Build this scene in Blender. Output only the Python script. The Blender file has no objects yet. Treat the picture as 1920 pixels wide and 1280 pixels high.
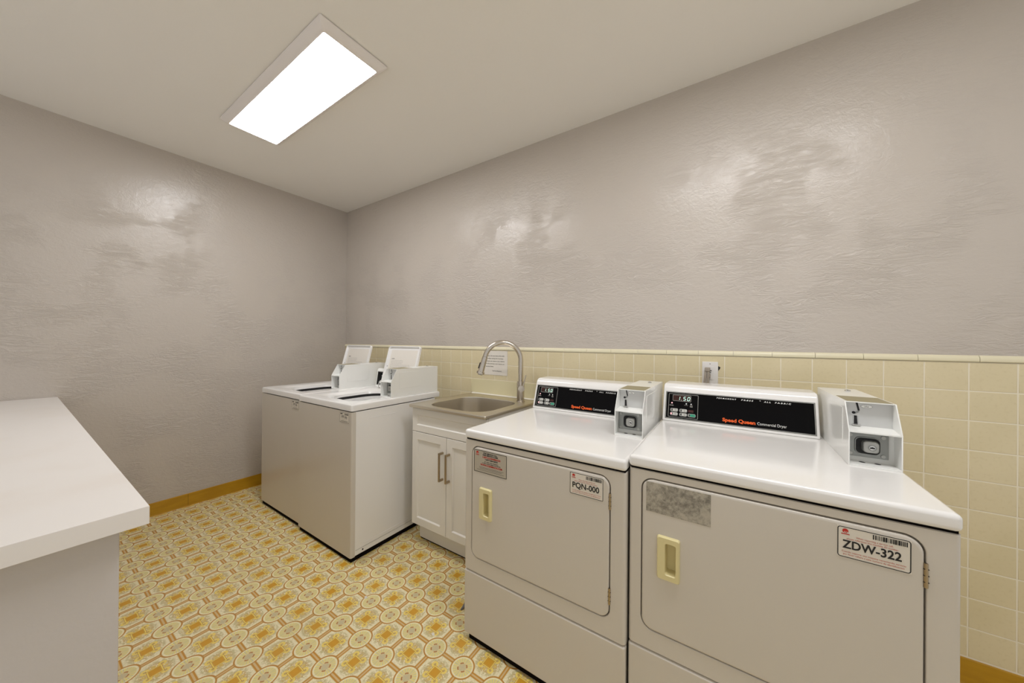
import bpy, bmesh, math, random
from mathutils import Matrix, Vector
PI = math.pi
random.seed(7)
scn = bpy.context.scene
COL = scn.collection

# ------------------------------------------------------------------ colours / materials
def s2l(c):
    c /= 255.0
    return c/12.92 if c <= 0.04045 else ((c+0.055)/1.055)**2.4
def rgb(r, g, b): return (s2l(r), s2l(g), s2l(b), 1.0)

MATS = {}
def base_mat(name, col, rough=0.5, metal=0.0, spec=0.5, coat=0.0):
    m = bpy.data.materials.new(name); m.use_nodes = True
    b = m.node_tree.nodes['Principled BSDF']
    b.inputs['Base Color'].default_value = col
    b.inputs['Roughness'].default_value = rough
    b.inputs['Metallic'].default_value = metal
    b.inputs['Specular IOR Level'].default_value = spec
    b.inputs['Coat Weight'].default_value = coat
    b.inputs['Coat Roughness'].default_value = 0.06
    MATS[name] = m
    return m
def nodes(m): return m.node_tree.nodes, m.node_tree.links, m.node_tree.nodes['Principled BSDF']
def texcoord(m, scale=(1, 1, 1), rot=(0, 0, 0)):
    N, L, b = nodes(m)
    g = N.new('ShaderNodeNewGeometry'); mp = N.new('ShaderNodeMapping')
    mp.inputs['Scale'].default_value = scale; mp.inputs['Rotation'].default_value = rot
    L.new(g.outputs['Position'], mp.inputs['Vector'])
    return mp.outputs['Vector']
def noise(m, vec, scale, detail=3, rough=0.5, dist=0.0):
    N, L, b = nodes(m)
    n = N.new('ShaderNodeTexNoise'); n.inputs['Scale'].default_value = scale
    n.inputs['Detail'].default_value = detail; n.inputs['Roughness'].default_value = rough
    n.inputs['Distortion'].default_value = dist
    L.new(vec, n.inputs['Vector']); return n.outputs['Fac']
def mth(m, op, a, b=None, c=None, clamp=False):
    N, L, _ = nodes(m)
    n = N.new('ShaderNodeMath'); n.operation = op; n.use_clamp = clamp
    for i, v in enumerate((a, b, c)):
        if v is None: continue
        if isinstance(v, (int, float)): n.inputs[i].default_value = v
        else: L.new(v, n.inputs[i])
    return n.outputs[0]
def ramp(m, fac, lo, hi):
    N, L, _ = nodes(m)
    n = N.new('ShaderNodeMapRange'); n.inputs['From Min'].default_value = lo; n.inputs['From Max'].default_value = hi
    n.interpolation_type = 'SMOOTHSTEP'
    L.new(fac, n.inputs['Value']); return n.outputs['Result']
def mixc(m, fac, a, b):
    N, L, _ = nodes(m)
    n = N.new('ShaderNodeMix'); n.data_type = 'RGBA'
    if isinstance(fac, (int, float)): n.inputs['Factor'].default_value = fac
    else: L.new(fac, n.inputs['Factor'])
    for s, v in ((n.inputs[6], a), (n.inputs[7], b)):
        if isinstance(v, tuple): s.default_value = v
        else: L.new(v, s)
    return n.outputs[2]
def bump(m, h, strength, dist):
    N, L, b = nodes(m)
    n = N.new('ShaderNodeBump'); n.inputs['Strength'].default_value = strength
    n.inputs['Distance'].default_value = dist
    L.new(h, n.inputs['Height']); L.new(n.outputs['Normal'], b.inputs['Normal'])
    return n

# painted, trowelled plaster walls (glossy paint)
def wall_paint(name, col, smooth_top, axis):
    m = base_mat(name, col, 0.24, 0, 0.6)
    N, L, b = nodes(m)
    sc = (1.0, 1.0, 3.4)
    v1 = texcoord(m, sc)
    n1 = noise(m, v1, 11.0, 6, 0.62, 1.1)
    # sharp trowel ridges: fold the noise
    r1 = mth(m, 'ABSOLUTE', mth(m, 'SUBTRACT', n1, 0.5))
    r1 = mth(m, 'POWER', mth(m, 'SUBTRACT', 1.0, mth(m, 'MULTIPLY', r1, 5.0, clamp=True)), 2.2)
    v2 = texcoord(m, (1, 1, 1))
    n2 = noise(m, v2, 48.0, 4, 0.6, 0.6)
    msk = ramp(m, noise(m, v2, 3.2, 3, 0.5, 0.3), 0.42, 0.60)
    n3 = noise(m, v2, 5.0, 3, 0.5, 0.0)
    g = N.new('ShaderNodeSeparateXYZ'); gg = N.new('ShaderNodeNewGeometry')
    L.new(gg.outputs['Position'], g.inputs[0])
    low = ramp(m, g.outputs['Z'], smooth_top+0.45, smooth_top-0.35)
    a = mth(m, 'MULTIPLY', mth(m, 'MULTIPLY', r1, mth(m, 'ADD', mth(m, 'MULTIPLY', msk, 0.95), 0.12)), mth(m, 'ADD', mth(m, 'MULTIPLY', low, 0.75), 0.25))
    n4 = noise(m, v2, 24.0, 5, 0.6, 1.6)
    h = mth(m, 'ADD', mth(m, 'MULTIPLY', a, 1.0), mth(m, 'MULTIPLY', n2, 0.34))
    h = mth(m, 'ADD', h, mth(m, 'MULTIPLY', n4, 0.5))
    h = mth(m, 'ADD', h, mth(m, 'MULTIPLY', n3, 0.35))
    bump(m, h, 0.46, 0.0055)
    return m
WALLC = rgb(196, 187, 177)
wall_paint('wall paint left', WALLC, 2.0, 0)
wall_paint('wall paint back', WALLC, 1.9, 1)
m = base_mat('ceiling paint', rgb(245, 242, 236), 0.75)
bump(m, noise(m, texcoord(m), 60, 3), 0.12, 0.003)

# wall tile
m = base_mat('tile glaze', rgb(208, 193, 152), 0.30, 0, 0.5)
N, L, b = nodes(m)
oi = noise(m, texcoord(m), 3.0, 2)
fine = noise(m, texcoord(m), 90, 2)
c1 = mixc(m, ramp(m, oi, 0.35, 0.65), rgb(216, 203, 166), rgb(222, 209, 174))
c2 = mixc(m, mth(m, 'MULTIPLY', ramp(m, fine, 0.5, 0.75), 0.25), c1, rgb(200, 184, 142))
L.new(c2, b.inputs['Base Color'])
bump(m, noise(m, texcoord(m), 14, 2), 0.25, 0.002)
base_mat('tile grout', rgb(236, 228, 208), 0.8)
base_mat('tile cap glaze', rgb(228, 220, 190), 0.3)
# gold brown vinyl base
m = base_mat('gold vinyl base', rgb(160, 118, 22), 0.38)
N, L, b = nodes(m)
L.new(mixc(m, ramp(m, noise(m, texcoord(m, (2, 2, 9)), 4, 4), 0.35, 0.7), rgb(178, 132, 14), rgb(188, 142, 22)), b.inputs['Base Color'])

# enamel, laminate, metals
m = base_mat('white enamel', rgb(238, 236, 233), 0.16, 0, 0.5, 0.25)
m = base_mat('shaded enamel front', rgb(208, 201, 190), 0.22, 0, 0.5, 0.15)  # same enamel as the tops, darkened: shade on the fronts is in the colour
m = base_mat('coin box paint', rgb(242, 242, 238), 0.28, 0, 0.5, 0.4)
m = base_mat('cabinet paint', rgb(226, 222, 214), 0.42)
m = base_mat('laminate', rgb(232, 227, 222), 0.42)
N, L, b = nodes(m)
L.new(mixc(m, mth(m, 'MULTIPLY', ramp(m, noise(m, texcoord(m), 2.2, 4), 0.5, 0.75), 0.6), rgb(233, 228, 223), rgb(224, 214, 203)), b.inputs['Base Color'])
base_mat('laminate edge', rgb(216, 212, 209), 0.45)
m = base_mat('half wall paint', rgb(200, 194, 190), 0.55)
bump(m, noise(m, texcoord(m), 36, 4), 0.35, 0.004)
def steel(name, col, rough, sc, st=0.15):
    m = base_mat(name, col, rough, 1.0)
    bump(m, noise(m, texcoord(m, sc), 8, 3), st, 0.0006)
    return m
steel('brushed steel', rgb(226, 219, 206), 0.30, (60, 60, 4))
steel('brushed steel deck', rgb(216, 208, 192), 0.36, (90, 5, 90))
steel('brushed nickel', rgb(206, 198, 186), 0.22, (40, 40, 3), 0.04)
base_mat('champagne nickel', rgb(176, 160, 136), 0.3, 1.0)
base_mat('chrome', rgb(215, 214, 210), 0.12, 1.0)
m = base_mat('cast metal', rgb(150, 152, 148), 0.42, 0.75)
m = base_mat('worn metal plate', rgb(152, 143, 114), 0.6, 0, 0.2)
m = base_mat('bare aluminium', rgb(175, 175, 170), 0.35, 0.6)
# faded metallic plate on the door of the near dryer
m = base_mat('worn grey plate', rgb(168, 162, 150), 0.5, 0.2)
N, L, b = nodes(m)
w1 = noise(m, texcoord(m, (1, 1, 1)), 16, 6, 0.75, 0.4)
w2 = noise(m, texcoord(m, (1, 1, 1)), 75, 5, 0.8)
k = ramp(m, mth(m, 'ADD', mth(m, 'MULTIPLY', w1, 0.6), mth(m, 'MULTIPLY', w2, 0.4)), 0.42, 0.62)
L.new(mixc(m, k, rgb(184, 177, 163), rgb(122, 118, 108)), b.inputs['Base Color'])
base_mat('almond plastic', rgb(222, 210, 158), 0.35)
base_mat('almond recess', rgb(150, 132, 70), 0.5)
base_mat('black glass', rgb(5, 4, 5), 0.2, 0, 0.12)
base_mat('black', rgb(14, 12, 12), 0.6)
base_mat('dark gap', rgb(16, 12, 10), 0.95, 0, 0.1)
base_mat('rubber black', rgb(25, 22, 20), 0.8)
base_mat('ink black', rgb(22, 20, 20), 0.6)
base_mat('ink grey', rgb(98, 94, 88), 0.6)
base_mat('ink light grey', rgb(166, 162, 156), 0.6)
base_mat('ink red', rgb(190, 36, 24), 0.6)
base_mat('ink soft red', rgb(190, 90, 70), 0.6)
base_mat('ink orange', rgb(240, 96, 26), 0.5)
base_mat('ink white', rgb(225, 225, 222), 0.5)
base_mat('sticker paper', rgb(222, 215, 202), 0.45)
base_mat('silver sticker', rgb(186, 178, 162), 0.35, 0.1)
base_mat('white paper', rgb(226, 220, 210), 0.7)
base_mat('button white', rgb(205, 204, 198), 0.4)
base_mat('button green', rgb(40, 165, 130), 0.4)
base_mat('button dark red', rgb(60, 16, 12), 0.4)
base_mat('display red', rgb(52, 20, 12), 0.2)
base_mat('plate white', rgb(228, 225, 222), 0.35)
base_mat('plug grey', rgb(160, 150, 138), 0.55)
base_mat('splash board', rgb(214, 205, 168), 0.22)
base_mat('caulk', rgb(225, 220, 208), 0.5)
base_mat('lint grey', rgb(120, 116, 118), 0.9)
def emit(name, col, st):
    m = bpy.data.materials.new(name); m.use_nodes = True
    b = m.node_tree.nodes['Principled BSDF']
    b.inputs['Base Color'].default_value = (0.8, 0.8, 0.8, 1)
    b.inputs['Emission Color'].default_value = col
    b.inputs['Emission Strength'].default_value = st
    MATS[name] = m; return m
LAMP = 20.0
emit('lit diffuser', (0.985, 0.985, 1.0, 1), LAMP)
emit('display digit', (0.35, 1.0, 0.75, 1), 0.8)
emit('red indicator', (1.0, 0.12, 0.2, 1), 0.9)
base_mat('coin panel grey', rgb(206, 206, 204), 0.35)
base_mat('fixture white', rgb(240, 234, 230), 0.4)

# patterned vinyl floor: rings, bars and medallions
def floor_mat():
    m = base_mat('patterned vinyl', rgb(200, 180, 110), 0.34, 0, 0.5)
    N, L, b = nodes(m)
    g = N.new('ShaderNodeNewGeometry'); s = N.new('ShaderNodeSeparateXYZ')
    L.new(g.outputs['Position'], s.inputs[0])
    P = 0.1462
    def cen(o, x0):   # signed distance to nearest ring centre, in cells
        u = mth(m, 'DIVIDE', mth(m, 'SUBTRACT', o, x0), P)
        return mth(m, 'SUBTRACT', mth(m, 'FRACT', mth(m, 'ADD', u, 100.5)), 0.5)
    fu, fv = cen(s.outputs['X'], 2.4150), cen(s.outputs['Y'], -0.8530)
    au, av = mth(m, 'ABSOLUTE', fu), mth(m, 'ABSOLUTE', fv)
    r = mth(m, 'SQRT', mth(m, 'ADD', mth(m, 'MULTIPLY', fu, fu), mth(m, 'MULTIPLY', fv, fv)))
    def lt(a, t, w=0.006): return ramp(m, a, t+w, t-w)
    def gt(a, t, w=0.006): return ramp(m, a, t-w, t+w)
    def AND(*a):
        o = a[0]
        for x in a[1:]: o = mth(m, 'MULTIPLY', o, x)
        return o
    def band(a, lo, hi): return AND(gt(a, lo), lt(a, hi))
    # medallion coordinates
    cu, cv = mth(m, 'SUBTRACT', 0.5, au), mth(m, 'SUBTRACT', 0.5, av)
    ch = mth(m, 'MAXIMUM', cu, cv)
    rc = mth(m, 'SQRT', mth(m, 'ADD', mth(m, 'MULTIPLY', cu, cu), mth(m, 'MULTIPLY', cv, cv)))
    pos = texcoord(m)
    f1 = noise(m, pos, 210, 3, 0.6, 0.8)
    f2 = noise(m, pos, 95, 3, 0.6, 0.5)
    cream = mixc(m, ramp(m, f1, 0.42, 0.66), rgb(240, 230, 196), rgb(218, 206, 164))
    # foliage halo
    halo = AND(gt(rc, 0.16), lt(rc, 0.37, 0.03), ramp(m, f2, 0.40, 0.52))
    c = mixc(m, mth(m, 'MULTIPLY', halo, 0.75), cream, rgb(192, 178, 124))
    halo2 = AND(gt(rc, 0.14), lt(rc, 0.30, 0.02), ramp(m, f1, 0.47, 0.53))
    c = mixc(m, mth(m, 'MULTIPLY', halo2, 0.7), c, rgb(196, 154, 84))
    # yellow scroll lobes at the corners of the centre square
    def lobe(px, py):
        dx, dy = mth(m, 'SUBTRACT', cu, px), mth(m, 'SUBTRACT', cv, py)
        return mth(m, 'SQRT', mth(m, 'ADD', mth(m, 'MULTIPLY', dx, dx), mth(m, 'MULTIPLY', dy, dy)))
    d1 = lobe(0.16, 0.16)
    c = mixc(m, mth(m, 'MULTIPLY', band(d1, 0.035, 0.085), 0.9), c, rgb(238, 212, 104))
    c = mixc(m, mth(m, 'MULTIPLY', lt(d1, 0.03), 0.8), c, rgb(196, 160, 84))
    d2 = lobe(0.0, 0.20)
    d3 = lobe(0.20, 0.0)
    for d in (d2, d3): c = mixc(m, mth(m, 'MULTIPLY', lt(d, 0.045), 0.7), c, rgb(218, 188, 92))
    c = mixc(m, lt(ch, 0.150), c, rgb(186, 142, 62))
    c = mixc(m, lt(ch, 0.138), c, rgb(240, 214, 108))
    c = mixc(m, lt(ch, 0.118), c, rgb(200, 158, 72))
    c = mixc(m, lt(ch, 0.100), c, rgb(206, 152, 42))
    # octagon outline: pale inner edge beside bars and rings
    mn = mth(m, 'MINIMUM', au, av)
    # bars
    c = mixc(m, band(mn, 0.0, 0.075), c, rgb(222, 210, 168))
    c = mixc(m, lt(mn, 0.060), c, rgb(192, 138, 50))
    c = mixc(m, lt(mn, 0.022), c, rgb(216, 180, 122))
    # rings
    c = mixc(m, lt(r, 0.328), c, rgb(186, 132, 48))
    c = mixc(m, lt(r, 0.290), c, rgb(236, 226, 186))
    ang = mth(m, 'ARCTAN2', fu, fv)
    dash = mth(m, 'SINE', mth(m, 'MULTIPLY', ang, 20.0))
    c = mixc(m, AND(lt(r, 0.25), gt(dash, 0.2, 0.3)), c, rgb(228, 212, 120))
    c = mixc(m, AND(lt(r, 0.25), gt(mth(m, 'MULTIPLY', dash, -1.0), 0.4, 0.3)), c, rgb(208, 196, 146))
    c = mixc(m, lt(r, 0.155), c, rgb(226, 208, 150))
    mr = mth(m, 'MAXIMUM', au, av)
    c = mixc(m, AND(band(r, 0.100, 0.135), lt(mth(m, 'ABSOLUTE', mth(m, 'SUBTRACT', au, av)), 0.065)), c, rgb(176, 118, 60))
    c = mixc(m, lt(r, 0.100), c, rgb(206, 190, 148))
    # faint seams
    c = mixc(m, mth(m, 'MULTIPLY', lt(mn, 0.012, 0.004), 0.35), c, rgb(186, 184, 160))
    # dirt / wear
    n = noise(m, pos, 3.0, 4, 0.6)
    c = mixc(m, mth(m, 'MULTIPLY', ramp(m, n, 0.5, 0.8), 0.18), c, rgb(176, 158, 112))
    L.new(c, b.inputs['Base Color'])
    bump(m, f2, 0.12, 0.0015)
    return m
floor_mat()

# ------------------------------------------------------------------ mesh builder
def rrect(w, h, r, n=6, cx=0, cy=0):
    r = max(min(r, w/2-1e-5, h/2-1e-5), 1e-4)
    pts = []
    for qx, qy, a0 in ((1, 1, 0), (-1, 1, 90), (-1, -1, 180), (1, -1, 270)):
        for i in range(n+1):
            a = math.radians(a0+90*i/n)
            pts.append((cx+qx*(w/2-r)+r*math.cos(a), cy+qy*(h/2-r)+r*math.sin(a)))
    return pts
class MB:
    def __init__(s): s.bm = bmesh.new(); s.mats = []
    def mi(s, name):
        if name not in s.mats: s.mats.append(name)
        return s.mats.index(name)
    def _absorb(s, b2, mat, M=None):
        if M is not None: b2.transform(M)
        me = bpy.data.meshes.new('t'); b2.to_mesh(me); b2.free()
        nf = len(s.bm.faces)
        s.bm.from_mesh(me); bpy.data.meshes.remove(me)
        s.bm.faces.ensure_lookup_table()
        k = s.mi(mat)
        for f in s.bm.faces[nf:]: f.material_index = k
    def box(s, x0, x1, y0, y1, z0, z1, mat, bev=0.0, seg=3, M=None):
        b = bmesh.new(); bmesh.ops.create_cube(b, size=1.0)
        for v in b.verts:
            v.co = Vector((x0+(v.co.x+.5)*(x1-x0), y0+(v.co.y+.5)*(y1-y0), z0+(v.co.z+.5)*(z1-z0)))
        if bev > 0: bmesh.ops.bevel(b, geom=list(b.edges), offset=bev, segments=seg, profile=0.5, affect='EDGES', clamp_overlap=True)
        s._absorb(b, mat, M)
    def prism(s, pts, f0, f1, mat, bev=0.0, seg=2, M=None):
        """pts polygon; f0/f1 map a 2-D point to the two end positions"""
        b = bmesh.new()
        A = [b.verts.new(f0(*p)) for p in pts]; B = [b.verts.new(f1(*p)) for p in pts]
        n = len(pts)
        b.faces.new(A); b.faces.new(list(reversed(B)))
        for i in range(n): b.faces.new((A[i], B[i], B[(i+1) % n], A[(i+1) % n]))
        bmesh.ops.recalc_face_normals(b, faces=b.faces)
        if bev > 0:
            ed = [e for e in b.edges if e.calc_face_angle(0) > 0.6]
            bmesh.ops.bevel(b, geom=ed, offset=bev, segments=seg, profile=0.5, affect='EDGES', clamp_overlap=True)
        s._absorb(b, mat, M)
    def xprism(s, pts, x0, x1, mat, bev=0, seg=2, M=None):
        s.prism(pts, lambda y, z: (x0, y, z), lambda y, z: (x1, y, z), mat, bev, seg, M)
    def loft(s, loops, mat, cap0=False, cap1=False, M=None, closed=True):
        b = bmesh.new(); R = [[b.verts.new(p) for p in lp] for lp in loops]
        n = len(loops[0])
        for a, c in zip(R[:-1], R[1:]):
            for i in range(n if closed else n-1):
                b.faces.new((a[i], a[(i+1) % n], c[(i+1) % n], c[i]))
        if cap0: b.faces.new(list(reversed(R[0])))
        if cap1: b.faces.new(R[-1])
        bmesh.ops.recalc_face_normals(b, faces=b.faces)
        s._absorb(b, mat, M)
    def tube(s, path, rad, mat, n=20, cap=True, M=None):
        if not isinstance(rad, (list, tuple)): rad = [rad]*len(path)
        path = [Vector(p) for p in path]; loops = []; up = None
        for i, p in enumerate(path):
            t = (path[min(i+1, len(path)-1)]-path[max(i-1, 0)]).normalized()
            if up is None:
                up = Vector((0, 0, 1)) if abs(t.z) < 0.9 else Vector((1, 0, 0))
            a = (up-t*up.dot(t)).normalized(); up = a; c = t.cross(a)
            loops.append([p+(a*math.cos(2*PI*k/n)+c*math.sin(2*PI*k/n))*rad[i] for k in range(n)])
        s.loft(loops, mat, cap, cap, M)
    def cyl(s, p0, p1, r, mat, n=24, bev=0.0, M=None, r1=None):
        p0, p1 = Vector(p0), Vector(p1); d = (p1-p0); l = d.length; d.normalize()
        r1 = r if r1 is None else r1
        if bev > 0:
            path = [p0, p0+d*bev*0.3, p0+d*bev, p1-d*bev, p1-d*bev*0.3, p1]
            rad = [r-bev, r-bev*0.3, r, r1, r1-bev*0.3, r1-bev]
            s.tube2(path, rad, d, mat, n, M)
        else: s.tube2([p0, p1], [r, r1], d, mat, n, M)
    def tube2(s, path, rad, d, mat, n, M=None):
        up = Vector((0, 0, 1)) if abs(d.z) < 0.9 else Vector((1, 0, 0))
        a = (up-d*up.dot(d)).normalized(); c = d.cross(a)
        loops = [[p+(a*math.cos(2*PI*k/n)+c*math.sin(2*PI*k/n))*r for k in range(n)] for p, r in zip(path, rad)]
        s.loft(loops, mat, True, True, M)
    def poly(s, pts, mat, M=None):
        b = bmesh.new(); b.faces.new([b.verts.new(p) for p in pts]); s._absorb(b, mat, M)
    def text(s, body, u, v, size, mat, M, align='CENTER', bold=0.0, sx=1.0, w=0.0, spacing=1.0, shear=0.0):
        c = bpy.data.curves.new('txt', 'FONT'); c.body = body; c.size = size; c.align_x = align
        c.offset = bold*size; c.resolution_u = 3; c.space_character = spacing; c.shear = shear
        o = bpy.data.objects.new('txt', c); COL.objects.link(o)
        dg = bpy.context.evaluated_depsgraph_get()
        me = bpy.data.meshes.new_from_object(o.evaluated_get(dg))
        bpy.data.objects.remove(o); bpy.data.curves.remove(c)
        b = bmesh.new(); b.from_mesh(me); bpy.data.meshes.remove(me)
        if not b.verts: b.free(); return
        if w:
            wx = max(q.co.x for q in b.verts)-min(q.co.x for q in b.verts); sx = w/wx
        b.transform(M @ Matrix.Translation((u, v, 0)) @ Matrix.Diagonal((sx, 1, 1, 1)))
        s._absorb(b, mat)
    def rect(s, u0, u1, v0, v1, mat, M, r=0.0, w=0.0):
        """flat rectangle in the (u,v) plane of M"""
        cx, cy = (u0+u1)/2, (v0+v1)/2
        if r > 0: pts = rrect(u1-u0, v1-v0, r, 4, cx, cy)
        else: pts = [(u0, v0), (u1, v0), (u1, v1), (u0, v1)]
        s.poly([(p[0], p[1], 0) for p in pts], mat, M)
    def frame(s, u0, u1, v0, v1, t, mat, M, r=0.0005):
        A = rrect(u1-u0, v1-v0, r+t, 4, (u0+u1)/2, (v0+v1)/2)
        B = rrect(u1-u0-2*t, v1-v0-2*t, r, 4, (u0+u1)/2, (v0+v1)/2)
        s.loft([[(p[0], p[1], 0) for p in A], [(p[0], p[1], 0) for p in B]], mat, M=M)
    def disc(s, u, v, ru, rv, mat, M, n=20, z=0.0):
        s.poly([(u+ru*math.cos(2*PI*k/n), v+rv*math.sin(2*PI*k/n), z) for k in range(n)], mat, M)
    def build(s, name, parent=None, smooth=True, wn=True, ang=35):
        me = bpy.data.meshes.new(name); s.bm.to_mesh(me); s.bm.free()
        for k in s.mats: me.materials.append(MATS[k])
        if smooth:
            me.polygons.foreach_set('use_smooth', [True]*len(me.polygons))
            me.set_sharp_from_angle(angle=math.radians(ang))
        me.update()
        o = bpy.data.objects.new(name, me); COL.objects.link(o)
        if parent is not None: o.parent = parent
        if smooth and wn:
            w = o.modifiers.new('wn', 'WEIGHTED_NORMAL'); w.keep_sharp = True
        return o
def thing(name, label, cat, loc=(0, 0, 0), group=None):
    o = bpy.data.objects.new(name, None); COL.objects.link(o); o.location = loc
    o.empty_display_size = 0.1
    o['label'] = label; o['category'] = cat
    if group: o['group'] = group
    return o
def tag(o, label, cat, group=None):
    o['label'] = label; o['category'] = cat
    if group: o['group'] = group
    return o
def struct(o): o['kind'] = 'structure'; return o
def plab(o, t): o['label'] = t; return o
# plane facing the room (-y): u -> +x, v -> +z
def FRONT(x=0, y=0, z=0, tilt=0.0):
    R = Matrix(((1, 0, 0, 0), (0, math.sin(tilt), -math.cos(tilt), 0), (0, math.cos(tilt), math.sin(tilt), 0), (0, 0, 0, 1)))
    return Matrix.Translation((x, y, z)) @ R
def off(M, d): return M @ Matrix.Translation((0, 0, d))

# ------------------------------------------------------------------ the room
H = 2.6134; RX = 5.2; RY = -3.3
ZC = 1.191; P = 0.1095
b = MB(); b.box(-0.1, RX+0.1, RY-0.1, 0.12, -0.08, 0, 'patterned vinyl'); struct(b.build('floor', smooth=False))
b = MB(); b.box(-0.1, RX+0.1, RY-0.1, 0.12, H, H+0.08, 'ceiling paint'); struct(b.build('ceiling', smooth=False))
b = MB(); b.box(-0.1, 0.0, RY-0.1, 0.12, 0, H, 'wall paint left'); struct(b.build('wall_left', smooth=False))
b = MB(); b.box(0, RX, 0.006, 0.12, 0, H, 'wall paint back'); struct(b.build('wall_back', smooth=False))
# walls behind the camera are left out so the world light, an added fill, gets in
# wall tile wainscot
b = MB(); b.box(0.0, RX, 0.0012, 0.006, 0.09, ZC, 'tile grout')
gx = [4.2649-k*P for k in range(-9, 40)]; gz = [1.0841-k*P for k in range(-1, 10)]
G = 0.0015
for i in range(len(gx)-1):
    x1, x0 = gx[i]-G, gx[i+1]+G
    x1 = min(x1, RX-0.001); x0 = max(x0, 0.001)
    if x1-x0 < 0.01: continue
    for j in range(len(gz)-1):
        z1, z0 = min(gz[j], ZC)-G, gz[j+1]+G
        c = bmesh.new()
        e = 0.0022
        o4 = [(x0, 0.002, z0), (x1, 0.002, z0), (x1, 0.002, z1), (x0, 0.002, z1)]
        m4 = [(x0+e*.25, 0.0007, z0+e*.25), (x1-e*.25, 0.0007, z0+e*.25), (x1-e*.25, 0.0007, z1-e*.25), (x0+e*.25, 0.0007, z1-e*.25)]
        i4 = [(x0+e, 0, z0+e), (x1-e, 0, z0+e), (x1-e, 0, z1-e), (x0+e, 0, z1-e)]
        b.loft([o4, m4, i4], 'tile glaze', False, True)
struct(b.build('trim_1', ang=50))
b = MB(); k = 0
xs = [2.52+0.1508*i for i in range(-17, 19)]
for a, c in zip(xs[:-1], xs[1:]):
    a = max(a, 0.0); c = min(c, RX)
    if c-a < .01: continue
    prof = [(0.006, ZC+0.001), (-0.002, ZC+0.001), (-0.005, ZC+0.004), (-0.005, ZC+0.014), (-0.001, ZC+0.022), (0.006, ZC+0.026)]
    b.xprism(prof, a+0.0006, c-0.0006, 'tile cap glaze')
struct(b.build('trim_2', ang=60))
b = MB()
prof = lambda y0: [(y0, 0), (y0-0.012, 0), (y0-0.007, 0.008), (y0-0.006, 0.088), (y0-0.003, 0.0935), (y0, 0.0935)]
b.xprism(prof(0.0011), 0.008, RX, 'gold vinyl base', 0)
struct(b.build('baseboard_back'))
b = MB()
for ya, yb in ((-1.2135, -0.008), (RY, -1.2150)):
    pr = [(x, z) for x, z in ((0, 0), (0.012, 0), (0.007, 0.008), (0.006, 0.087), (0.003, 0.0925), (0, 0.0925))]
    b.prism(pr, lambda x, z: (x, ya, z), lambda x, z: (x, yb, z), 'gold vinyl base')
b.box(0, 0.004, -1.2152, -1.2133, 0, 0.09, 'dark gap')
struct(b.build('baseboard_left'))

# ------------------------------------------------------------------ ceiling fixtures
def fixture(cx, cy, label):
    t = thing('ceiling_light', label, 'light', (cx, cy, H), 'ceiling lights')
    b = MB()
    def lp(w, h, r, z): return [(p[0], p[1], z) for p in rrect(w, h, r, 6)]
    b.loft([lp(1.170, 0.309, 0.006, 0), lp(1.170, 0.309, 0.006, -0.0035), lp(1.185, 0.324, 0.006, -0.0035), lp(1.185, 0.324, 0.006, -0.010), lp(1.178, 0.317, 0.008, -0.014), lp(1.150, 0.290, 0.010, -0.028),
            lp(1.128, 0.268, 0.010, -0.034), lp(1.112, 0.256, 0.008, -0.036), lp(1.108, 0.252, 0.008, -0.030)], 'fixture white')
    b.build('frame', t)
    b = MB()
    b.loft([lp(1.108, 0.252, 0.008, -0.030), lp(1.106, 0.250, 0.010, -0.036), lp(1.096, 0.240, 0.014, -0.038)], 'lit diffuser', True, True)
    b.build('diffuser', t)
fixture(1.394, -1.104, 'white rectangular ceiling light above the washers with a glowing diffuser')
fixture(3.55, -1.12, 'white rectangular ceiling light directly over the dryers, outside the picture')

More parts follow.
